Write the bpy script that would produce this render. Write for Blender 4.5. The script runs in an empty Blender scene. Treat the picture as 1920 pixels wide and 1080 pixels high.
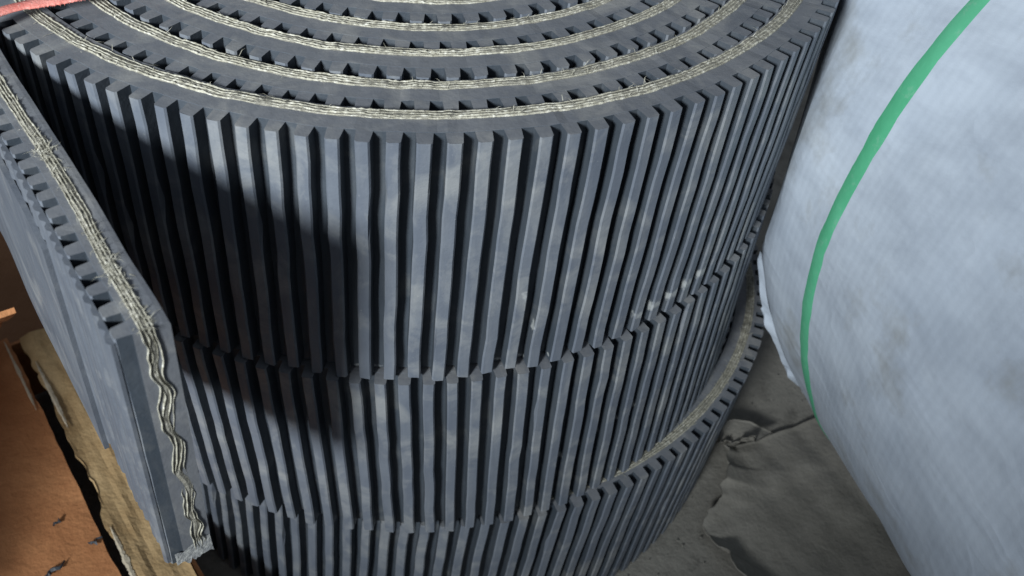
import bpy, bmesh, math, random
import numpy as np
from mathutils import Vector, Matrix
sc = bpy.context.scene
rnd = random.Random(7)
S = 0.25                      # one roll radius = 0.25 m; all figures below are in roll radii

# ---------------------------------------------------------------- camera
cam = bpy.data.cameras.new('camera'); camo = bpy.data.objects.new('camera', cam); sc.collection.objects.link(camo)
C0 = Vector((0.31179, -2.17192, 0.86900))
fw = Vector((0, 0.706552, -0.707661)); rt = Vector((0.996874, 0.055907, 0.055820)); up = rt.cross(fw)
M = Matrix(((rt.x, up.x, -fw.x, C0.x*S), (rt.y, up.y, -fw.y, C0.y*S), (rt.z, up.z, -fw.z, C0.z*S), (0, 0, 0, 1)))
camo.matrix_world = M
cam.sensor_width = 36; cam.lens = 1680.78/1920*36; cam.clip_start = 0.01; cam.clip_end = 200
cam.dof.use_dof = True; cam.dof.focus_distance = 0.43; cam.dof.aperture_fstop = 14
sc.camera = camo
# ---------------------------------------------------------------- light
w = bpy.data.worlds.new("World"); sc.world = w; w.use_nodes = True
bg = w.node_tree.nodes['Background']; bg.inputs[0].default_value = (0.56, 0.64, 0.76, 1); bg.inputs[1].default_value = 0.33
LP = Vector((-2.86, -7.20, 2.98))
ld = bpy.data.lights.new('work_lamp', 'SPOT'); lo = bpy.data.objects.new('work_lamp', ld); sc.collection.objects.link(lo)
lo.location = LP*S
aim = Vector((-0.50, -0.40, 0.30))
lo.rotation_euler = (aim-LP).to_track_quat('-Z', 'Y').to_euler()
ld.energy = 345; ld.shadow_soft_size = 0.20; ld.spot_size = math.radians(37); ld.spot_blend = 1.0
ld.color = (0.90, 0.96, 1.0)
sc.view_settings.view_transform = 'Standard'; sc.view_settings.look = 'None'
sc.view_settings.exposure = 0; sc.view_settings.gamma = 1

# ---------------------------------------------------------------- material helpers
class NT:
    def __init__(s, name):
        s.m = bpy.data.materials.new(name); s.m.use_nodes = True; s.t = s.m.node_tree; s.n = s.t.nodes
        s.b = s.n['Principled BSDF']; s.tc = s.n.new('ShaderNodeNewGeometry')
    def link(s, a, b): s.t.links.new(a, b)
    def mapping(s, scale=(1, 1, 1), rot=(0, 0, 0), src='Position'):
        m = s.n.new('ShaderNodeMapping'); m.inputs['Scale'].default_value = scale; m.inputs['Rotation'].default_value = rot
        s.link(s.tc.outputs[src], m.inputs[0]); return m.outputs[0]
    def noise(s, vec, scale, detail=4, rough=.55, dist=0):
        n = s.n.new('ShaderNodeTexNoise'); n.inputs['Scale'].default_value = scale; n.inputs['Detail'].default_value = detail
        n.inputs['Roughness'].default_value = rough; n.inputs['Distortion'].default_value = dist
        s.link(vec, n.inputs['Vector']); return n.outputs['Fac']
    def ramp(s, fac, stops):
        r = s.n.new('ShaderNodeValToRGB'); e = r.color_ramp.elements
        while len(e) < len(stops): e.new(.5)
        for i, (p, c) in enumerate(stops):
            e[i].position = p; e[i].color = (c if len(c) == 4 else (*c, 1)) if hasattr(c, '__len__') else (c, c, c, 1)
        s.link(fac, r.inputs[0]); return r.outputs[0]
    def mix(s, fac, a, b, mode='MIX'):
        m = s.n.new('ShaderNodeMix'); m.data_type = 'RGBA'; m.blend_type = mode
        for sock, v in ((m.inputs[0], fac), (m.inputs[6], a), (m.inputs[7], b)):
            if isinstance(v, (int, float)): sock.default_value = v
            elif isinstance(v, tuple): sock.default_value = (*v, 1) if len(v) == 3 else v
            else: s.link(v, sock)
        return m.outputs[2]
    def bump(s, h, strength, dist, prev=None):
        b = s.n.new('ShaderNodeBump'); b.inputs['Strength'].default_value = strength; b.inputs['Distance'].default_value = dist
        s.link(h, b.inputs['Height'])
        if prev: s.link(prev, b.inputs['Normal'])
        return b.outputs[0]
    def done(s, col, rough, nrm=None, spec=.4):
        if isinstance(col, tuple): s.b.inputs['Base Color'].default_value = (*col, 1)
        else: s.link(col, s.b.inputs['Base Color'])
        if isinstance(rough, (int, float)): s.b.inputs['Roughness'].default_value = rough
        else: s.link(rough, s.b.inputs['Roughness'])
        s.b.inputs['Specular IOR Level'].default_value = spec
        if nrm: s.link(nrm, s.b.inputs['Normal'])
        return s.m

SCUFFS_AND_LIT_ENDS = [((.43, -.915, -.99), (.66, -.77, -.87), .026, .6), ((.42, -.92, -1.235), (.60, -.80, -1.30), .03, .55), ((.585, -.82, -.535), (.75, -.68, -.52), .036, .5),  # pale scuffs; the seam patch ending this row paints brightly lit flared rib ends
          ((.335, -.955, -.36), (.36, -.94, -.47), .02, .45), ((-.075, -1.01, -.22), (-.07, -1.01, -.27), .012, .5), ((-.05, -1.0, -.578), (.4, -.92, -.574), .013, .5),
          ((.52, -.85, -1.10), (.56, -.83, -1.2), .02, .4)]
def mat_rubber(name, a, b, dust, dustlo=.55):
    t = NT(name); v = t.mapping()
    c = t.ramp(t.noise(v, 22, 5, .6), [(.3, a), (.7, b)])
    d = t.ramp(t.noise(v, 34, 6, .62, .6), [(dustlo, 0.), (dustlo+.2, 1.)])
    vs = t.mapping((60, 60, 7)); st = t.ramp(t.noise(vs, 3, 3, .6), [(.45, 0.), (.75, .5)])
    c = t.mix(d, c, t.mix(.45, c, dust))
    c = t.mix(st, c, t.mix(.25, c, dust))
    for (a_, b_, rad_, st_) in SCUFFS_AND_LIT_ENDS:
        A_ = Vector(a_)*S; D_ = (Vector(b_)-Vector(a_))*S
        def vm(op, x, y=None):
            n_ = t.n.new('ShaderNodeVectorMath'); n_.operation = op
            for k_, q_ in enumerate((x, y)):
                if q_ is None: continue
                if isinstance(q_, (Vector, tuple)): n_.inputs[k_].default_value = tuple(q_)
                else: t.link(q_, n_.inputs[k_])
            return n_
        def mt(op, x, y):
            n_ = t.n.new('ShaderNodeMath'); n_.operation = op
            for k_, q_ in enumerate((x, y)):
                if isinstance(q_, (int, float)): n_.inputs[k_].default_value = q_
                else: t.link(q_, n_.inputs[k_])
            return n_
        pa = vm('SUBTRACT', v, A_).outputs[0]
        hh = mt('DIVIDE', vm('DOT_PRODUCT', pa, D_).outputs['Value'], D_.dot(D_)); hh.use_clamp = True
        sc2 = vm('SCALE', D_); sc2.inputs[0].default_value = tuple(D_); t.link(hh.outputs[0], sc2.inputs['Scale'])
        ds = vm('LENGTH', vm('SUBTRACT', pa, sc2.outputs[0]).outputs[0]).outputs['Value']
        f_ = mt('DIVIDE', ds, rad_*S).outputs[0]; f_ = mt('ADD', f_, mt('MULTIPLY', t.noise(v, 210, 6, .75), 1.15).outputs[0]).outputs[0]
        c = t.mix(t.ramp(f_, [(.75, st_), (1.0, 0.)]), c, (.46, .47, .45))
    speck = t.ramp(t.noise(v, 620, 2, .5), [(.72, 0.), (.8, 1.)])
    c = t.mix(speck, c, t.mix(.35, c, dust))
    g = t.noise(v, 900, 3, .6); g2 = t.noise(v, 120, 4, .6)
    n = t.bump(g, .25, .0004); n = t.bump(g2, .35, .0012, n)
    r = t.ramp(t.noise(v, 60, 4), [(.3, .42), (.75, .68)])
    return t.done(c, r, n, .45)
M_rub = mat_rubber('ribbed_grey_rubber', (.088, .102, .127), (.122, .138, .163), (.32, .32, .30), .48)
M_groove = mat_rubber('shade_dark_groove_rubber', (.032, .041, .052), (.050, .060, .073), (.16, .16, .15), .56)  # unworn rubber, its colour deepened to stand in for shade in grooves and holes
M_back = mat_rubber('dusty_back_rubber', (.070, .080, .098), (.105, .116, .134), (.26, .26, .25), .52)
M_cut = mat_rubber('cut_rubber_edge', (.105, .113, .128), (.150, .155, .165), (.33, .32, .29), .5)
def mat_yarn(name, a, b, c):
    t = NT(name); v = t.mapping()
    col = t.ramp(t.noise(v, 420, 3, .7), [(.35, a), (.55, b), (.72, c)])
    big = t.ramp(t.noise(v, 30, 3, .5), [(.35, 0.), (.65, 1.)])
    col = t.mix(big, t.mix(.45, col, a), col)
    n = t.bump(t.noise(v, 700, 3, .7), .8, .0008)
    return t.done(col, .8, n, .2)
M_yarn = mat_yarn('cream_yarn', (.25, .235, .18), (.45, .43, .35), (.74, .72, .64))
M_fric = mat_yarn('rubberised_fabric', (.15, .143, .12), (.27, .255, .21), (.44, .42, .36))

# ---------------------------------------------------------------- object helpers
def tag(o, label=None, cat=None, group=None, kind=None):
    for k, v in (('label', label), ('category', cat), ('group', group), ('kind', kind)):
        if v: o[k] = v
    return o
def mesh_obj(name, verts, faces, mats, parent=None, smooth=False, loc=(0, 0, 0), fm=None):
    me = bpy.data.meshes.new(name)
    L = np.array(loc, float)
    V = (np.asarray(verts, float) - L)*S
    me.from_pydata(V.tolist(), [], faces if isinstance(faces, list) else faces.tolist())
    for m in (mats if isinstance(mats, (list, tuple)) else [mats]): me.materials.append(m)
    if fm is not None: me.polygons.foreach_set('material_index', fm)
    if smooth: me.polygons.foreach_set('use_smooth', [True]*len(me.polygons))
    me.update()
    o = bpy.data.objects.new(name, me); sc.collection.objects.link(o)
    o.location = L*S
    if parent: o.parent = parent; o.location = (L*S - np.array(parent.location)).tolist()
    return o
def empty(name, loc):
    o = bpy.data.objects.new(name, None); sc.collection.objects.link(o)
    o.empty_display_size = .05; o.location = Vector(loc)*S; return o
def grid_faces(nu, nv, closed_v=False):
    """rows nu, columns nv -> quads"""
    i = np.arange(nu-1)[:, None]; j = np.arange(nv if closed_v else nv-1)[None, :]
    j2 = (j+1) % nv
    a = i*nv+j; b = i*nv+j2; c = (i+1)*nv+j2; d = (i+1)*nv+j
    return np.stack([a, b, c, d], -1).reshape(-1, 4)

def vnoise(seed):
    r = np.random.default_rng(seed); tab = r.uniform(-1, 1, 4096)
    def f(x):
        x = np.asarray(x, float); i = np.floor(x).astype(int); t = x-i; t = t*t*(3-2*t)
        return tab[i % 4096]*(1-t)+tab[(i+1) % 4096]*t
    return f

# ---------------------------------------------------------------- the belt: a spiral path (+ straight tail)
T = 0.0985; TOOTH = 0.031; BODY = T-TOOTH; PIT = 0.0455
class Path:
    def __init__(s, th0, th1, kpitch, tail=0., r_off=0., seed=1, head=None):
        th = np.radians(np.arange(th0, th1, .5)); th = np.append(th, math.radians(th1))
        nz = vnoise(seed)
        r = 1+r_off+kpitch*(np.degrees(th)+90)/360-T + .004*np.sin(th*2+seed)+.002*np.sin(th*5+1.3) + .0010*nz(th*4.1+50)
        P = np.stack([r*np.cos(th), r*np.sin(th)], 1)
        if tail:
            hd = math.radians(head); n = int(tail/.008); q = np.linspace(tail/n, tail, n)
            wob = .004*np.sin(q*6)+.003*nz(q*7+9)
            T_ = np.array([math.cos(hd), math.sin(hd)]); N_ = np.array([T_[1], -T_[0]])
            P = np.vstack([P, P[-1]+q[:, None]*T_+(wob*np.minimum(q*5, 1))[:, None]*N_])
        d = np.diff(P, axis=0); L = np.hypot(*d.T)
        s.s = np.concatenate([[0], np.cumsum(L)]); s.P = P
        tg = np.gradient(P, s.s, axis=0); k = np.ones(9)/9
        tg = np.stack([np.convolve(np.pad(tg[:, i], 4, mode='edge'), k, 'valid') for i in (0, 1)], 1)
        tg /= np.hypot(*tg.T)[:, None]
        s.N = np.stack([tg[:, 1], -tg[:, 0]], 1)
        s.len = s.s[-1]; s.spiral_len = s.s[-1]-tail
        s.tail = tail
    def at(s, q):
        q = np.clip(q, 0, s.len)
        p = np.stack([np.interp(q, s.s, s.P[:, i]) for i in (0, 1)], -1)
        n = np.stack([np.interp(q, s.s, s.N[:, i]) for i in (0, 1)], -1)
        return p, n

_t1, _t2 = vnoise(301), vnoise(302)
class Roll:
    def __init__(s, path, ztop, h, off_top, off_bot, zfun, plyfun, lean=None):
        s.p = path; s.z0 = ztop; s.h = h; s.ot = np.array(off_top); s.ob = np.array(off_bot); s.zf = zfun; s.q = plyfun; s.lean = lean
    def xyz(s, q, n, v):
        """q along the belt, n across its thickness, v 0 at the top edge .. 1 at the bottom edge (arrays)"""
        q, n, v = np.broadcast_arrays(np.asarray(q, float), np.asarray(n, float), np.asarray(v, float))
        p, nn = s.p.at(q)
        if s.lean is not None: n = n*(1-.29*np.clip((q-s.p.spiral_len+.5)/.5, 0, 1))
        xy = p+nn*n[..., None]+s.ot+(s.ob-s.ot)*v[..., None]
        if s.lean is not None:
            tt = np.clip((q-s.p.spiral_len+.1)/s.p.tail, 0, 1)**.6
            xy = xy+tt[..., None]*v[..., None]*np.array(s.lean)
        z = s.z0-s.h*v+s.zf(q)*(1-v)+(.0014*_t1(q*31)+.0008*_t2(q*83))*np.exp(-v*60)
        return np.concatenate([xy, z[..., None]], -1)

def proj(X):
    d = Vector(X)-C0; z = d.dot(fw)
    if z < .05: return -9999, -9999, 99
    return 960+1680.78*d.dot(rt)/z, 540-1680.78*d.dot(up)/z, z

def build_roll(name, label, R, exposed, maxrib, ropes=True, seed=1, rib_from=0., endface=False):
    base = empty(name, (R.ob[0], R.ob[1], R.z0-R.h))
    tag(base, label, 'rubber belt roll', 'ribbed rubber belt rolls stacked on one another')
    L = R.p.len; nz = vnoise(seed+40)
    # --- rubber body: thickness BODY, ragged cut edge on top
    qs = np.arange(0, L, .016); qs = np.append(qs, L)
    prof = [(0, 1), (0, .5), (0, .012), (.0025, .0015), (.012, 0), (BODY-.012, 0), (BODY-.0005, 0), (BODY, .0003), (BODY, .5), (BODY, 1)]
    n = np.array([a for a, b in prof]); v = np.array([b for a, b in prof])
    Q = qs[:, None]+0*n; X = R.xyz(Q, n[None, :], v[None, :]+0*Q)
    X[:, 9, 2] += .004*nz(qs*14+7); X[:, 0, 2] += .004*nz(qs*14+7)
    F = grid_faces(len(qs), len(prof), True)
    k = len(prof)
    F = F.tolist(); F.append(list(range(k))[::-1]); F.append([(len(qs)-1)*k+i for i in range(k)])
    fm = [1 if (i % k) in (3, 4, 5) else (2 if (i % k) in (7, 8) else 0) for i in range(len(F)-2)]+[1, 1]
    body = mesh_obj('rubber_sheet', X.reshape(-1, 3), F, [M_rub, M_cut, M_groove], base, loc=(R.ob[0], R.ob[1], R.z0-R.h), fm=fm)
    # --- ribs
    nr = int((L-.012)/PIT)
    cents = L-.016-np.arange(nr)*PIT
    sc_ = []
    for i, c in enumerate(cents):
        X = R.xyz(c, T, 0.); x, y, z = proj(X)
        ok = -60 < x < 1980 and -160 < y < 1200
        p = X[:2]; ex = exposed(c, p)
        if ex and not ok:
            Xb = R.xyz(c, T, 1.); x, y, z = proj(Xb); ok = -60 < x < 1980 and -160 < y < 1200
        sc_.append(((3 if ex else 1) if ok else 0)/z)
    order = np.argsort(-np.array(sc_)); order = [i for i in order if cents[i] > rib_from]
    single = [i for i in order[:maxrib] if sc_[i] > 0]
    ss = set(single); rest = [i for i in range(nr) if i not in ss and cents[i] > rib_from]
    wv = vnoise(seed+11); wv2 = vnoise(seed+12)
    def rib_geo(i, fine):
        c = cents[i]; hw = PIT*.245+.0008*wv2(i*1.7)
        ns = 12 if fine else 3
        vv = np.linspace(0, 1, ns)
        vv = vv+.0
        pr = [(-hw-.0022, BODY-.002), (-hw, T-.0035), (-hw+.0028, T), (hw-.0028, T), (hw, T-.0035), (hw+.0022, BODY-.002)]
        dq = np.array([a for a, b in pr]); dn = np.array([b for a, b in pr])
        wob = .0014*wv(i*3.3+vv*7)+.0008*wv2(i*9.1+vv*23) if fine else vv*0
        Q = c+dq[None, :]+wob[:, None]
        Nn = dn[None, :]+(dn[None, :] > BODY)*(.0012*wv2(i*5.3+vv*9))[:, None]
        vend = vv.copy(); vend[-1] = 1+.007*wv(i*.9)+.007*wv2(i*2.3); vend[0] = .0006
        X = R.xyz(Q, Nn, vend[:, None]+0*Q)
        if fine and wv2(i*7.7) > .35:            # a nick or a flattened edge here and there
            kk = 1+int(9*abs(wv(i*4.1))); side_ = 1 if wv(i*6.3) > 0 else 4
            X[kk, side_] = X[kk, side_]*.72+X[kk, 0 if side_ == 1 else 5]*.28
        if fine: X[-1, :, 2] += .003*np.array([wv(i*4+j) for j in range(6)])
        F = grid_faces(ns, 6).tolist(); F = [f[::-1] for f in F]
        F.append([0, 1, 2, 3, 4, 5]); F.append([(ns-1)*6+j for j in (5, 4, 3, 2, 1, 0)])
        return X.reshape(-1, 3), F
    for i in single:
        X, F = rib_geo(i, True)
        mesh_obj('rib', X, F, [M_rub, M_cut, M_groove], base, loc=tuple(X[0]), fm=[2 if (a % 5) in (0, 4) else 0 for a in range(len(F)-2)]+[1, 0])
    if rest:
        VV = []; FF = []; o = 0
        for i in rest:
            X, F = rib_geo(i, False); VV.append(X); FF += [[a+o for a in f] for f in F]; o += len(X)
        r = mesh_obj('rib', np.vstack(VV), FF, M_cut, base, loc=(R.ob[0], R.ob[1], R.z0-R.h)); r['kind'] = 'stuff'
    # --- fabric plies, seen as strands in the cut edge
    if ropes:
        W = .0285
        q0 = 0; qs = np.arange(q0, L, .005)
        qc = R.q(qs)
        prof = np.array([(-W/2, -.003), (-W/2+.002, .0008), (0, .0012), (W/2-.002, .0008), (W/2, -.003)])
        X = R.xyz(qs[:, None], qc[:, None]+prof[None, :, 0], 0.)
        X[:, :, 2] += prof[None, :, 1]+.0008*vnoise(seed+5)(qs*160)[:, None]
        mesh_obj('fabric_carcass', X.reshape(-1, 3), grid_faces(len(qs), 5)[:, ::-1], M_fric, base, smooth=True, loc=(R.ob[0], R.ob[1], R.z0-R.h))
        qs = np.arange(q0, L+.001, .0036)
        for j in range(4):
            na = vnoise(seed*7+j); nb = vnoise(seed*9+j+100); nc = vnoise(seed+j*5+200)
            cen = R.q(qs)+(j-1.5)*W/4.1+.0013*na(qs*24)+.0007*nb(qs*120)
            tw = np.clip(.5+.35*np.sin(qs*2*math.pi/.0115+j*2+5*na(qs*14))+.5*nb(qs*140+70), 0, 1)
            vis = np.clip(.62+.75*nc(qs*7)+.35*nb(qs*31), .0, 1)
            rad = (.0020+.0009*tw)*(.55+.45*vis)
            hgt = .0009+(.0015*tw+.0024*np.clip(nb(qs*210), 0, .5))*vis
            pp = np.array([(-1, -1.2), (-.6, .65), (0, 1), (.6, .65), (1, -1.2)])
            X = R.xyz(qs[:, None], cen[:, None]+rad[:, None]*pp[None, :, 0], 0.)
            X[:, :, 2] += np.where(pp[None, :, 1] > 0, hgt[:, None]*pp[None, :, 1]+.0008, -.002)
            mesh_obj('fabric_ply', X.reshape(-1, 3), grid_faces(len(qs), 5)[:, ::-1], M_yarn, base, smooth=True, loc=(R.ob[0], R.ob[1], R.z0-R.h))
        # loose fibres
        rg = np.random.default_rng(seed); V = []; F = []
        for k in range(2600):
            q = rg.uniform(L*.25, L); cl = nz(q*3.1)
            if rg.uniform() > .35+.65*max(0, cl)+(.5 if q > R.p.spiral_len and endface else 0): continue
            n0 = float(R.q(np.array([q]))[0])+rg.uniform(-.5, .5)*W
            a = R.xyz(q, n0, 0.); a[2] += .002
            ln = rg.uniform(.004, .013); an = rg.uniform(0, 6.28); up_ = rg.uniform(.15, .7)
            d1 = np.array([math.cos(an), math.sin(an), up_])*ln; sd = np.array([-math.sin(an), math.cos(an), 0])*.0006
            an += rg.uniform(-.8, .8); d2 = np.array([math.cos(an), math.sin(an), up_-.5])*ln*.7
            o = len(V); V += [a-sd, a+sd, a+d1+sd*.7, a+d1-sd*.7, a+d1+d2]; F += [[o, o+1, o+2, o+3], [o+3, o+2, o+4]]
        if endface:                              # two tangles of pulled threads on the loose end, one on the coil
            for qt, sp, cnt in ((L-.44, .025, 90), (L-.15, .035, 120), (L-.02, .015, 30), (R.p.spiral_len-5.62, .04, 24)):
                for k in range(cnt):
                    q = min(L-.001, qt+rg.normal()*sp); n0 = float(R.q(np.array([q]))[0])+rg.normal()*.009
                    a = R.xyz(q, n0, 0.); a[2] += .001+abs(rg.normal())*.0015
                    ln = rg.uniform(.004, .017)*rg.uniform(.4, 1); an = rg.choice([-.89, 2.25])+rg.normal()*.8; up_ = rg.uniform(-.05, .12)
                    d1 = np.array([math.cos(an), math.sin(an), up_])*ln; sd = np.array([-math.sin(an), math.cos(an), 0])*.0007
                    an += rg.uniform(-1., 1.); d2 = np.array([math.cos(an), math.sin(an), up_-.2])*ln*.9
                    o = len(V); V += [a-sd, a+sd, a+d1+sd*.7, a+d1-sd*.7, a+d1+d2]; F += [[o, o+1, o+2, o+3], [o+3, o+2, o+4]]
        fb = mesh_obj('frayed_fibre', V, F, M_yarn, base, loc=(R.ob[0], R.ob[1], R.z0-R.h)); fb['kind'] = 'stuff'
    return base

H1, H2, H3 = .582, .571, .587
zn = vnoise(77)
# ---- top roll: 7 turns + straight tail that stands off towards the camera
P1 = Path(-90-360*6, 219, .100, tail=1.02, seed=3, head=-51)
L1 = P1.len
def zf1(q):
    q = np.asarray(q, float)
    # the front outer turn and the tail are level; inner turns sit a little up or down
    back = P1.spiral_len-q
    return np.where(back < 5.2, .002*zn(q*1.1), 0)+np.where(back >= 5.2, (-.0035+.0035*zn(q*.9+4))*np.clip((back-5.2)/.8, 0, 1), 0)
def ply1(q):
    q = np.asarray(q, float)
    tailness = np.clip((q-(P1.spiral_len-.9))/.5, 0, 1)
    base_ = .0175+.0025*zn(q*1.7+20)
    # on the front left of the outer turn the plies run nearer the middle of the sheet
    th = q-(P1.spiral_len-6.15)
    left = np.clip(1-np.abs(th-.35)/.9, 0, 1)*.010
    return base_+left+tailness*.021+np.where(q > P1.spiral_len, .003*np.sin(q*9), 0)
R1 = Roll(P1, 0., H1, (0, 0), (-.0274, -.0185), zf1, ply1, lean=(-.024, .018))
def exp1(c, p):
    if c > P1.spiral_len-.3: return True
    return c > P1.spiral_len-6.6 and p[1] < .5 and c < P1.spiral_len-1.0
top = build_roll('belt_roll', 'topmost ribbed rubber belt roll, cream plies coiled in its top, loose end at left', R1, exp1, 298, seed=3, endface=True)

P2 = Path(-90-360*1.2, 100, .100, seed=21, r_off=.004)
R2 = Roll(P2, -H1-.004, H2, (-.020, -.028), (-.0214, -.0414), lambda q: .003*zn(np.asarray(q)*1.2), lambda q: .02+.003*zn(np.asarray(q)*1.7))
mid = build_roll('belt_roll', 'middle ribbed rubber belt roll squeezed between the top roll and the bottom roll', R2, lambda c, p: c > P2.len-6.8 and p[1] < .6, 175, seed=21)
P3 = Path(-90-360*1.2, 100, .100, seed=31, r_off=.022)
R3 = Roll(P3, -H1-H2-.008, H3-.004, (.098, .012), (.05, -.01), lambda q: .002*zn(np.asarray(q)*1.2), lambda q: .046+.003*zn(np.asarray(q)*1.7))
bot = build_roll('belt_roll', 'bottom ribbed rubber belt roll on the floor, jutting out at its right', R3, lambda c, p: c > P3.len-6.8 and p[1] < .6, 175, seed=31)
FL = -1.744

# ---- the cut end of the tail: wavy plies pulled out of the end face
def tail_end():
    L = L1; zt = 0; nz = vnoise(5)
    vv = np.linspace(-.004, .985, 150)
    for j, (c0, amp, ph) in enumerate(((-.012, 1., 0.), (-.0055, 1., .25), (.0045, .9, .5), (.011, .9, .8))):
        amp_v = np.interp(vv, [0, .1, .2, .55, .62, .85, .95, 1], [.1, .3, 1, 1, .4, .9, .1, .0])
        c = ply1(np.array([L]))[0]-.002+c0+amp*.0075*amp_v*np.sin(vv*math.tau/.165+ph+3.4*nz(vv*5)+.5*nz(vv*19+j*3))+.0028*nz(vv*33+j*9)
        c = c-.013*vv
        fade = np.clip(1.25-2.2*np.exp(-((vv-.61)/.045)**2), .15, 1)*np.clip(.8+.6*nz(vv*11+j*30), .35, 1)
        rad = (.0016+.0006*nz(vv*60+j))*(.6+.4*fade); out = .0035*fade
        A = R1.xyz(L, c-rad, vv); B = R1.xyz(L, c, vv); D = R1.xyz(L, c+rad, vv)
        tdir = np.array([math.cos(math.radians(-51)), math.sin(math.radians(-51)), 0])
        A = A-tdir*.002; D = D-tdir*.002; B = B+tdir*out[:, None]
        A2 = (A+B)/2+tdir*out[:, None]*.35; D2 = (D+B)/2+tdir*out[:, None]*.35
        X = np.stack([A, A2, B, D2, D], 1)
        mesh_obj('fabric_ply', X.reshape(-1, 3), grid_faces(len(vv), 5), M_yarn, top, smooth=True, loc=(R1.ob[0], R1.ob[1], -H1))
    # dull band of rubberised fabric between the strands
    c = ply1(np.array([L]))[0]-.002-.013*vv+.007*np.interp(vv, [0, .2, .55, .85, 1], [0, 1, 1, .6, 0])*np.sin(vv*math.tau/.165+.4+3.4*nz(vv*5))
    tdir = np.array([math.cos(math.radians(-51)), math.sin(math.radians(-51)), 0])
    A = R1.xyz(L, c-.013, vv)-tdir*.001; B = R1.xyz(L, c, vv)+tdir*.0016; D = R1.xyz(L, c+.013, vv)-tdir*.001
    mesh_obj('fabric_carcass', np.stack([A, B, D], 1).reshape(-1, 3), grid_faces(len(vv), 3), M_fric, top, loc=(R1.ob[0], R1.ob[1], -H1))
tail_end()
# smooth sheet folded back against the ribbed face of the loose end, its edge a little lower
def backing():
    nz = vnoise(71)
    qs = np.arange(P1.spiral_len+.0, L1-.012, .01); vv = np.linspace(0, 1, 14)
    for nm, n0, n1, v0, q1 in (('outer_skin', T+.000, T+.006, .014, L1-.004), ('backing_sheet', T+.013, T+.027, .05, L1-.30)):
        q = np.linspace(P1.spiral_len-.25, q1, 420 if nm == 'outer_skin' else 110)
        v0q = v0+.006*nz(q*21)+(0 if nm == 'outer_skin' else .10*np.clip((q-(L1-.75))/.55, 0, 1)**2)
        k = len(vv)
        vq = v0q[:, None]+(1-v0q[:, None])*vv[None, :]
        rip = (.0065*np.clip(np.abs(np.sin(np.pi*q/(PIT*.62)))*1.6-.35, 0, 1)+.0022*nz(q*55))[:, None] if nm == 'outer_skin' else .002*nz(q*6)[:, None]
        if nm == 'outer_skin': vq = vq*1-(vv[None, :] > .99)*.075*np.abs(nz(np.floor(q/(PIT*.62))*1.37))[:, None]
        A = R1.xyz(q[:, None], n0+0*vq, vq); B = R1.xyz(q[:, None], n1+rip+0*vq, vq)
        X = np.concatenate([A[:, ::-1], B], 1); m = X.shape[1]
        F = grid_faces(len(q), m, True).tolist()+[list(range(m)), [(len(q)-1)*m+i for i in range(m)][::-1]]
        mesh_obj(nm, X.reshape(-1, 3), F, M_back, top, loc=(R1.ob[0], R1.ob[1], -H1))
backing()
# torn pale lip along the bottom of the cut end, and small burrs of rubber
M_torn = mat_yarn('torn_pale_rubber', (.17, .175, .18), (.33, .33, .31), (.6, .6, .54))
def torn_lip():
    n = np.linspace(.0, T-.01, 26); nz = vnoise(61); tdir = np.array([math.cos(math.radians(-51)), math.sin(math.radians(-51)), 0])
    a = R1.xyz(L1, n, .955)+tdir*.0015; a[:, 2] += .008*nz(n*60)+.02*(1-n/.09)-.005
    b = R1.xyz(L1, n, .985)+tdir*.004; b[:, 2] += .003*nz(n*200)
    c = R1.xyz(L1, n, 1.0)+tdir*.006; c[:, 2] += -.004+.007*nz(n*170+8)
    d = R1.xyz(L1, n, 1.0)-tdir*.003; d[:, 2] += -.001
    X = np.stack([a, b, c, d], 1)
    mesh_obj('torn_lip', X.reshape(-1, 3), grid_faces(len(n), 4), M_torn, top, loc=(R1.ob[0], R1.ob[1], -H1))
torn_lip()

# ---------------------------------------------------------------- white wrapped roll on the right
def mat_film():
    t = NT('white_woven_film'); v = t.mapping()
    big = t.noise(v, 9, 4, .6, 0)
    c = t.ramp(big, [(.3, (.43, .49, .57)), (.7, (.55, .61, .68))])
    v1 = t.mapping((1, 1, 1), (0, 0, math.radians(62)))
    m2 = t.n.new('ShaderNodeMapping'); m2.inputs['Scale'].default_value = (7, 60, 34); t.link(v1, m2.inputs[0]); vs = m2.outputs[0]
    st = t.noise(vs, 1.3, 5, .62, .15)
    wv_ = t.n.new('ShaderNodeTexWave'); wv_.inputs['Scale'].default_value = 55; wv_.inputs['Distortion'].default_value = 1.5; wv_.inputs['Detail'].default_value = 2; t.link(v1, wv_.inputs['Vector'])
    c = t.mix(t.ramp(st, [(.38, 0.), (.72, .6)]), c, (.29, .33, .39))
    dirt = t.ramp(t.noise(v, 16, 5, .65, .1), [(.55, 0.), (.70, .6)])
    c = t.mix(dirt, c, (.27, .275, .26))
    fine = t.noise(v, 260, 3, .6)
    n = t.bump(st, .14, .003); n = t.bump(fine, .12, .0005, n); n = t.bump(big, .10, .006, n); n = t.bump(wv_.outputs['Fac'], .07, .0006, n)
    m3 = t.n.new('ShaderNodeMapping'); m3.inputs['Scale'].default_value = (4, 15, 11); m3.inputs['Rotation'].default_value = (.5, .3, .4); t.link(v1, m3.inputs[0])
    cr = t.ramp(t.noise(m3.outputs[0], 1.6, 3, .5, .3), [(.46, 0.), (.50, 1.), (.54, 0.)]); n = t.bump(cr, .09, .002, n)
    return t.done(c, .42, n, .5)
M_film = mat_film()
t = NT('green_print'); v = t.mapping()
c = t.ramp(t.noise(v, 30, 4), [(.3, (.075, .36, .19)), (.7, (.11, .44, .25))])
c = t.mix(t.ramp(t.noise(v, 120, 5, .7), [(.58, 0.), (.74, .4)]), c, (.33, .46, .38))
M_green = t.done(c, .45, t.bump(t.noise(v, 90, 4), .25, .002), .4)

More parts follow.
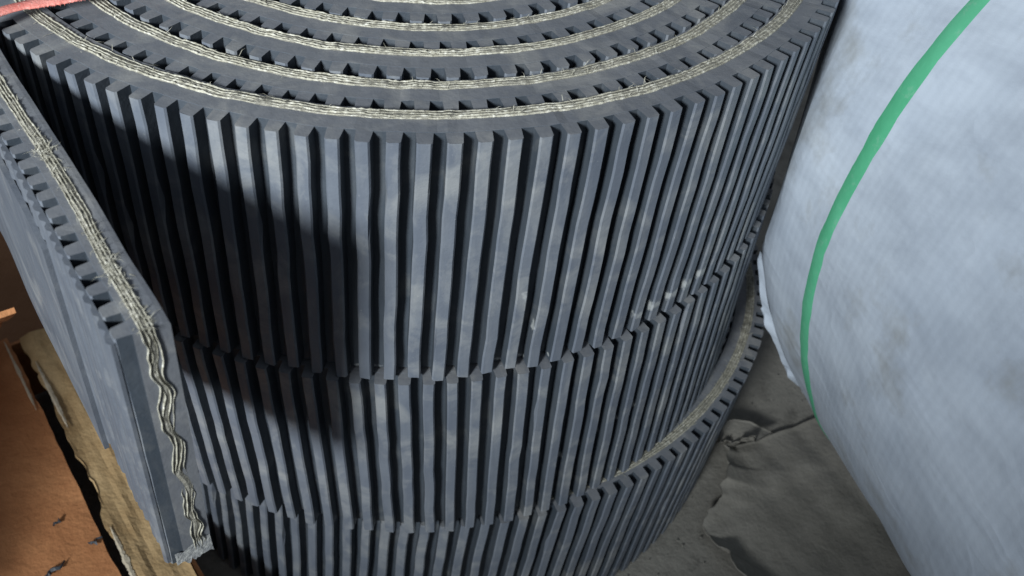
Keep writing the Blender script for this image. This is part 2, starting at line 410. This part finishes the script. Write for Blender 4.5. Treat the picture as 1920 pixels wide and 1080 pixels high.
WC = np.array([2.214, -.288, -.483]); AZ, EL, WR = math.radians(-74), math.radians(2.85), 1.247
wa = np.array([math.cos(EL)*math.cos(AZ), math.cos(EL)*math.sin(AZ), math.sin(EL)])
wb1 = np.cross(wa, [0, 0, 1.]); wb1 /= np.linalg.norm(wb1); wb2 = np.cross(wb1, wa)
wn1, wn2, wn3 = vnoise(81), vnoise(82), vnoise(83)
def wpt(t_, ph, r):
    t_, ph, r = np.broadcast_arrays(np.asarray(t_, float), np.asarray(ph, float), np.asarray(r, float))
    t_ = np.where(t_ < -.05, t_-.34*np.clip((-.05-t_)/.14, 0, 1)*np.clip((np.sin(ph)+.55)/1.2, 0, 1), t_)
    # wraps sag and bulge a little: low ridges running slantwise round the roll
    rr = r+.006*wn1(t_*2.1+ph*1.5)+.0035*wn2(t_*7-ph*5.1)+.0018*wn3(t_*17-ph*13)
    X = WC+t_[..., None]*wa+rr[..., None]*(np.cos(ph)[..., None]*wb1+np.sin(ph)[..., None]*wb2)
    # pressed in where it leans on the belt rolls
    d = np.hypot(X[..., 0], X[..., 1]); lim = 1.035
    k = np.where(d < lim, lim/np.maximum(d, .01), 1); X = X.copy(); X[..., 0] *= k; X[..., 1] *= k
    X[..., 2] = np.maximum(X[..., 2], FL+.002)
    return X
def white_roll():
    base = empty('wrapped_roll', (WC[0], WC[1], FL))
    tag(base, 'big roll in white film with a green stripe, right of the belt rolls', 'wrapped roll')
    ph = np.linspace(0, 2*math.pi, 241)[:-1]
    prof = [(-.205, .12), (-.222, .5), (-.228, 1.0), (-.226, WR-.09), (-.216, WR-.045), (-.195, WR-.016), (-.165, WR-.003)]
    prof += [(a, WR) for a in np.linspace(-.13, 2.25, 90)] + [(2.28, WR-.01), (2.31, WR-.04), (2.32, WR-.1), (2.32, .9), (2.31, .4), (2.30, .12)]
    t_ = np.array([a for a, b in prof])[:, None]; r = np.array([b for a, b in prof])[:, None]
    X = wpt(t_+0*ph, ph[None, :]+0*t_, r+0*ph)
    mesh_obj('film_wrap', X.reshape(-1, 3), grid_faces(len(prof), len(ph), True), M_film, base, smooth=True, loc=WC)
    # cardboard core ends
    # green stripe
    ts = np.linspace(-.037, .005, 5)[:, None]
    sp = np.array([.0, .0022, .0024, .0022, .0])[:, None]
    edge = .0016*(wn3(ph*30)+wn2(ph*95))[None, :]*np.array([1, .3, 0, -.3, -1])[:, None]
    X = wpt(ts+0*ph, ph[None, :]+0*ts, WR+sp+0*ph); X = X+edge[..., None]*wa
    mesh_obj('green_stripe', X.reshape(-1, 3), grid_faces(5, len(ph), True), M_green, base, smooth=True, loc=WC)
    # ragged film lip along the shoulder low down
    pl = np.linspace(math.radians(-50), math.radians(-12), 120); fw_ = np.sin(np.linspace(0, np.pi, 120))**.5
    l0 = wpt(-.19+0*pl, pl, WR-.014); l1 = wpt(-.215+.004*wn3(pl*40), pl, WR-.010+fw_*(.006+.016*np.abs(wn2(pl*22)))); l2 = wpt(-.235+.01*wn1(pl*31), pl, WR-.02+fw_*.030*np.abs(wn3(pl*37)))
    mesh_obj('film_flap', np.stack([l0, l1, l2], 1).reshape(-1, 3), grid_faces(len(pl), 3), M_film, base, loc=WC)
    return base
white_roll()

# ---------------------------------------------------------------- floor
def mat_floor():
    t = NT('dusty_concrete'); v = t.mapping()
    c = t.ramp(t.noise(v, 10, 6, .6), [(.3, (.17, .160, .138)), (.7, (.29, .275, .24))])
    c = t.mix(t.ramp(t.noise(v, 60, 5, .7), [(.5, 0.), (.7, .6)]), c, (.08, .075, .065))
    n = t.bump(t.noise(v, 40, 6, .65), .5, .006); n = t.bump(t.noise(v, 400, 3, .6), .4, .001, n)
    return t.done(c, .9, n, .2)
M_floor = mat_floor()
g = 70; xs = np.concatenate([np.linspace(-60, -3, 8), np.linspace(-2.8, 4, g), np.linspace(5, 60, 8)])
ys = np.concatenate([np.linspace(-60, -4, 8), np.linspace(-3.8, 4, g), np.linspace(5, 60, 8)])
XX, YY = np.meshgrid(xs, ys, indexing='ij'); fn = vnoise(90); fn2 = vnoise(91)
ZZ = FL-.006+.004*fn(XX*3+YY*5)*1+.004*fn2(YY*4-XX*3)
floor = mesh_obj('floor', np.stack([XX, YY, ZZ], -1).reshape(-1, 3), grid_faces(len(xs), len(ys))[:, ::-1], M_floor, smooth=True)
floor['kind'] = 'structure'

# grit and rubble on the floor
def grit():
    rg = np.random.default_rng(4); V = []; F = []
    for k in range(1300):
        x = rg.uniform(.6, 2.0); y = rg.uniform(-1.6, .9); s = rg.uniform(.0012, .0055)
        if math.hypot(x-.02, y+.02) < 1.02: continue
        o = len(V); a = rg.uniform(0, 6.28); c_, s_ = math.cos(a), math.sin(a)
        for dx, dy, dz in ((1, 0, .1), (0, 1, .1), (-1, .1, .1), (0, -1, .1), (.1, .1, .9), (0, 0, -.4)):
            V.append([x+s*(dx*c_-dy*s_)*rg.uniform(.6, 1.2), y+s*(dx*s_+dy*c_)*rg.uniform(.6, 1.2), FL+s*dz])
        F += [[o, o+1, o+4], [o+1, o+2, o+4], [o+2, o+3, o+4], [o+3, o, o+4], [o+1, o, o+5], [o+2, o+1, o+5], [o+3, o+2, o+5], [o, o+3, o+5]]
    o = mesh_obj('grit', V, F, M_floor); tag(o, 'loose grit and crumbs scattered over the dusty floor', 'grit', kind='stuff')
grit()

# crumpled sheet of dusty brown paper between the two rolls
def mat_paper(name, a, b, sc1=14):
    t = NT(name); v = t.mapping()
    c = t.ramp(t.noise(v, sc1, 5, .6, .3), [(.3, a), (.7, b)])
    vs = t.mapping((70, 95, 70)); c = t.mix(t.ramp(t.noise(vs, 1, 5, .65), [(.42, 0.), (.7, .5)]), c, a)
    n = t.bump(t.noise(v, 30, 5, .6), .5, .006); n = t.bump(t.noise(v, 240, 4, .65), .4, .0012, n)
    return t.done(c, .85, n, .2)
M_sack = mat_paper('dusty_sack_paper', (.19, .178, .152), (.31, .292, .255))
def sheet(name, outline_l, outline_r, z, lift, amp, mat, nu=60, nv=50, th=.006, seed=1):
    """sheet spanned between two edge polylines; left edge lifted and torn"""
    u = np.linspace(0, 1, nu)
    def pl(P): P = np.array(P, float); s = np.linspace(0, 1, len(P)); return np.stack([np.interp(u, s, P[:, i]) for i in (0, 1)], 1)
    A, B = pl(outline_l), pl(outline_r); n1, n2, n3 = vnoise(seed), vnoise(seed+1), vnoise(seed+2)
    A = A+np.stack([.012*n1(u*23), .008*n2(u*29)], 1)
    v = np.linspace(0, 1, nv)**1.5
    XY = A[:, None]+(B-A)[:, None]*v[None, :, None]
    x, y = XY[..., 0], XY[..., 1]
    cr = np.abs(n1(x*6+y*4))*.6+np.abs(n2(x*-5+y*9+3))*.5+np.abs(n3(x*10-y*8))*.10
    Z = z+amp*cr+lift*np.exp(-v/.07)[None, :]*(.5+.5*n2(u*5+1))[:, None]
    X = np.stack([x, y, Z], -1).reshape(-1, 3); X2 = X.copy(); X2[:, 2] -= th
    F = grid_faces(nu, nv)
    nn = nu*nv; Fl = F[:, ::-1].tolist()+(F+nn).tolist()
    rim = [i*nv for i in range(nu)]+[(nu-1)*nv+j for j in range(1, nv)]+[i*nv+nv-1 for i in range(nu-2, -1, -1)]+[j for j in range(nv-2, 0, -1)]
    for a, b in zip(rim, rim[1:]+rim[:1]): Fl.append([a, b, b+nn, a+nn])
    return mesh_obj(name, np.vstack([X, X2]), Fl, mat, smooth=True)
# far .. near along the left edge
o = sheet('paper_sack', [(1.09, -.33), (1.10, -.40), (1.06, -.50), (1.0, -.60), (1.02, -.68), (1.08, -.80), (1.3, -1.0)],
          [(1.9, .1), (2.2, -.3), (2.3, -.6), (2.3, -.9), (2.3, -1.1), (2.3, -1.3), (2.2, -1.6)], FL+.012, .075, .020, M_sack, seed=12)
tag(o, 'crumpled grey-brown paper sheet with a torn lifted edge on the floor', 'paper')
o = sheet('paper_scrap', [(1.06, -.30), (1.09, -.31), (1.13, -.31), (1.19, -.30)], [(1.08, -.22), (1.14, -.20), (1.20, -.20), (1.27, -.24)], FL+.04, .05, .05, M_sack, nu=26, nv=16, seed=33)
tag(o, 'small crushed scrap of pale paper at the far edge of the torn sheet', 'paper scrap')

# ---------------------------------------------------------------- cartons on the left
M_card_o = mat_paper('orange_brown_cardboard', (.38, .155, .062), (.60, .28, .12), 11)
M_card_t = mat_paper('tan_cardboard', (.32, .20, .09), (.62, .44, .23), 22)
M_card_d = mat_paper('dark_brown_cardboard', (.16, .075, .035), (.22, .11, .055), 8)
d_ = np.array([.645, -.764]); nl = np.array([-.764, -.645])
def board(name, corners, th, mat, parent, wob=.003, nu=24, nv=12, seed=1, ragged=(0, 0, 0, 0)):
    """thick board over a quad (corners in order), top face slightly buckled, edges a little ragged"""
    c = [np.array(q, float) for q in corners]; u = np.linspace(0, 1, nu)[:, None, None]; v = np.linspace(0, 1, nv)[None, :, None]
    X = (c[0]*(1-u)+c[1]*u)*(1-v)+(c[3]*(1-u)+c[2]*u)*v
    nrm = np.cross(c[1]-c[0], c[3]-c[0]); nrm /= np.linalg.norm(nrm)
    if nrm[2] < 0: nrm = -nrm
    n1, n2 = vnoise(seed), vnoise(seed+1)
    uu = u[..., 0]; vv = v[..., 0]
    X = X+(wob*(n1(uu*4+vv*3)+.5*n2(uu*11-vv*7)))[..., None]*nrm
    e1 = (c[3]-c[0])/np.linalg.norm(c[3]-c[0])
    X[:, 0] += (ragged[0]*n1(u[:, 0, 0]*19+5)+ragged[0]*.5*n2(u[:, 0, 0]*60))[:, None]*e1
    X[:, -1] += (ragged[1]*n2(u[:, 0, 0]*19+5)+ragged[1]*.5*n1(u[:, 0, 0]*60))[:, None]*e1
    Xf = X.reshape(-1, 3); X2 = Xf-nrm*th; nn = nu*nv
    F = grid_faces(nu, nv); Fl = F[:, ::-1].tolist()+(F+nn).tolist()
    rim = [i*nv for i in range(nu)]+[(nu-1)*nv+j for j in range(1, nv)]+[i*nv+nv-1 for i in range(nu-2, -1, -1)]+[j for j in range(nv-2, 0, -1)]
    for a, b in zip(rim, rim[1:]+rim[:1]): Fl.append([a, b, b+nn, a+nn])
    return mesh_obj(name, np.vstack([Xf, X2]), Fl, mat, parent, loc=tuple(c[0]))
def P(t, n, z): q = d_*t+nl*n; return (q[0], q[1], z)
ZT = -1.45
crt = empty('carton', P(0, 1.3, FL)); tag(crt, 'low orange-brown carton with flaps meeting at a dark gap, left of the rolls', 'carton')
t0, t1 = -.66, 1.15
board('flap', [P(t0, 1.209, ZT), P(t1, 1.209, ZT), P(t1, 1.95, ZT-.01), P(t0, 1.95, ZT-.01)], .014, M_card_o, crt, .004, 60, 24, 3, (.004, .004))
fl = board('flap', [P(t0+.02, 1.045, ZT-.012), P(t1, 1.035, ZT-.012), P(t1, 1.188, ZT+.0), P(t0+.02, 1.178, ZT)], .014, M_card_t, crt, .007, 90, 12, 7, (.006, .014)); fl['label'] = 'tan flap next to the belt rolls'
for nm, a, b in (('side_panel', (t0, 1.04), (t1, 1.04)), ('side_panel', (t0, 1.95), (t1, 1.95)), ('end_panel', (t0, 1.04), (t0, 1.95)), ('end_panel', (t1, 1.04), (t1, 1.95))):
    A = np.array(P(*a, FL)); B = np.array(P(*b, FL)); top_ = np.array([0, 0, ZT-.03-FL])
    board(nm, [A, B, B+top_, A+top_], .012, M_card_o, crt, .003, 12, 6, 11)

# torn pale paper where the flaps were ripped apart
M_torncard = mat_paper('torn_carton_liner', (.50, .42, .30), (.68, .60, .46), 30)
def ripped(name, A, B, wd, seed, parent, mat=M_torncard, n=120):
    nz = vnoise(seed); u = np.linspace(0, 1, n)[:, None]; A = np.array(A); B = np.array(B); sd = np.array([nl[0], nl[1], 0])
    C_ = A*(1-u)+B*u
    wa_ = wd*(.35+.35*np.abs(nz(u*9))+.3*np.abs(nz(u*60)))*np.sin(np.pi*np.clip(u*.98+.01, 0, 1))**.6
    X = np.stack([C_-sd*wa_, C_+[0, 0, .002]+sd*.3*wa_*nz(u*31), C_+sd*wa_*.8+[0, 0, -.001]], 1)
    mesh_obj(name, X.reshape(-1, 3), grid_faces(n, 3), mat, parent)
ripped('torn_edge', P(-.64, 1.222, ZT+.006), P(-.30, 1.222, ZT+.005), .008, 5, crt)
ripped('torn_edge', P(.22, 1.180, ZT+.006), P(.50, 1.186, ZT+.004), .013, 6, crt)
ripped('torn_edge', P(-.50, 1.165, ZT+.003), P(-.18, 1.165, ZT+.002), .010, 9, crt)
def shred(x, y, ln, ang, label, sd):
    nz = vnoise(sd); u = np.linspace(0, 1, 14); c_, s_ = math.cos(ang), math.sin(ang)
    px_ = x+ln*(u-.5)*c_+.006*nz(u*4); py_ = y+ln*(u-.5)*s_+.006*nz(u*4+9); wd = .007*np.sin(np.pi*(u*.94+.03))*(1+.6*nz(u*9))
    z = ZT+.008+.006*np.abs(nz(u*5+3))
    X = np.stack([np.stack([px_-s_*wd*k1, py_+c_*wd*k1, z+dz], 1) for k1, dz in ((-1, 0), (0, .006), (1, 0), (0, -.004))], 1)
    F = grid_faces(14, 4, True).tolist()+[[0, 1, 2, 3], [55, 54, 53, 52]]
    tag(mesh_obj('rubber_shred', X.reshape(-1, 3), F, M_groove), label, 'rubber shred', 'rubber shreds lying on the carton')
shred(-.86, -1.075, .075, .9, 'longest dark rubber shred, lying on the orange-brown carton flap nearest the photo bottom', 1)
shred(-.78, -.98, .035, .7, 'short dark rubber shred beside the gap between the carton flaps', 2)
shred(-.905, -.93, .02, 1.3, 'tiny dark rubber crumb alone in the middle of the orange-brown flap', 3)
# the far flap of the carton, bent up towards the loose belt end
board('flap', [(-1.40, -.25, -1.44), (-1.90, -.60, -1.44), (-1.52, -1.00, -.95), (-1.015, -.585, -.925)], .016, M_card_o, crt, .012, 26, 18, 23, (.01, .014))['label'] = 'far flap bent up'
# unseen board added at the left only to cast shade across the carton
shade_board = board('added_cardboard_sheet', [(-1.11, -1.56, -1.15), (-1.87, -2.50, .20), (-4.9, -2.2, .20), (-4.1, -1.26, -1.15)], .02, M_card_d, None, .004, 12, 12, 41)
tag(shade_board, 'unseen dark brown cardboard sheet added at far left to shade the carton', 'cardboard')
bd2 = board('added_cardboard_sheet', [(-1.45, -.10, FL+.02), (-1.2, .75, FL+.02), (-3.4, 1.9, FL+.06), (-3.8, .1, FL+.04)], .02, M_card_d, None, .01, 20, 20, 47)  # dark sheet added to stand in for the shade on the floor here
tag(bd2, 'dark brown cardboard added flat on the floor, standing in for shade behind the carton', 'cardboard')

# red strap across the top left of the coil
def strap():
    t = NT('red_woven_strap'); v = t.mapping()
    c = t.ramp(t.noise(v, 90, 3, .6), [(.3, (.58, .15, .12)), (.7, (.78, .30, .25))])
    c = t.mix(t.ramp(t.noise(v, 700, 2, .6), [(.55, 0.), (.7, .6)]), c, (.75, .42, .36))
    m = t.done(c, .6, t.bump(t.noise(v, 800, 2, .6), .6, .0006), .3)
    P_ = np.array([(-.76, -.93, -.22), (-.735, -.885, -.10), (-.70, -.835, .002), (-.668, -.768, .026), (-.638, -.722, .026), (-.600, -.688, .024), (-.562, -.664, .022), (-.52, -.632, .022), (-.46, -.575, .022), (-.36, -.48, .024), (-.25, -.36, .022)])
    u = np.linspace(0, len(P_)-1, 160); C_ = np.stack([np.interp(u, np.arange(len(P_)), P_[:, i]) for i in range(3)], 1)
    k = np.ones(13)/13
    C_ = np.stack([np.convolve(np.pad(C_[:, i], 6, mode='edge'), k, 'valid') for i in range(3)], 1)
    tg = np.gradient(C_, axis=0); tg /= np.linalg.norm(tg, axis=1)[:, None]
    side = np.cross(tg, [0, 0, 1.]); side /= np.linalg.norm(side, axis=1)[:, None]; upv = np.cross(side, tg)
    nz = vnoise(99); uu = u
    fray = np.where((uu > 4.6) & (uu < 8), .004*np.abs(nz(uu*37))+.003, 0)
    wl = .0150+fray; rows = []
    for a, b in ((-1, 0), (-.8, .0035), (0, .005), (.8, .0035), (1, 0), (.8, -.002), (-.8, -.002)):
        ww = wl if a > 0 else .0135
        rows.append(C_+side*(a*ww if np.ndim(ww) == 0 else (a*ww)[:, None])+upv*b)
    X = np.stack(rows, 1)
    base = empty('strap', (-.6, -.69, .02)); tag(base, 'red woven strap with a frayed edge lying across the top belt roll', 'strap')
    mesh_obj('webbing', X.reshape(-1, 3), grid_faces(160, 7, True)[:, ::-1], m, base, smooth=True)
    V = []; F = []; rg = np.random.default_rng(8)
    for q in np.arange(78, 135, .5):
        i = int(q); a = C_[i]+side[i]*(wl[i] if np.ndim(wl) else wl)*.8; d = side[i]*rg.uniform(.004, .009)+tg[i]*rg.uniform(-.003, .003)+upv[i]*rg.uniform(-.002, .003)
        o = len(V); V += [a-tg[i]*.0009, a+tg[i]*.0009, a+d]; F.append([o, o+1, o+2])
    f = mesh_obj('frayed_thread', V, F, m, base); f['kind'] = 'stuff'
strap()
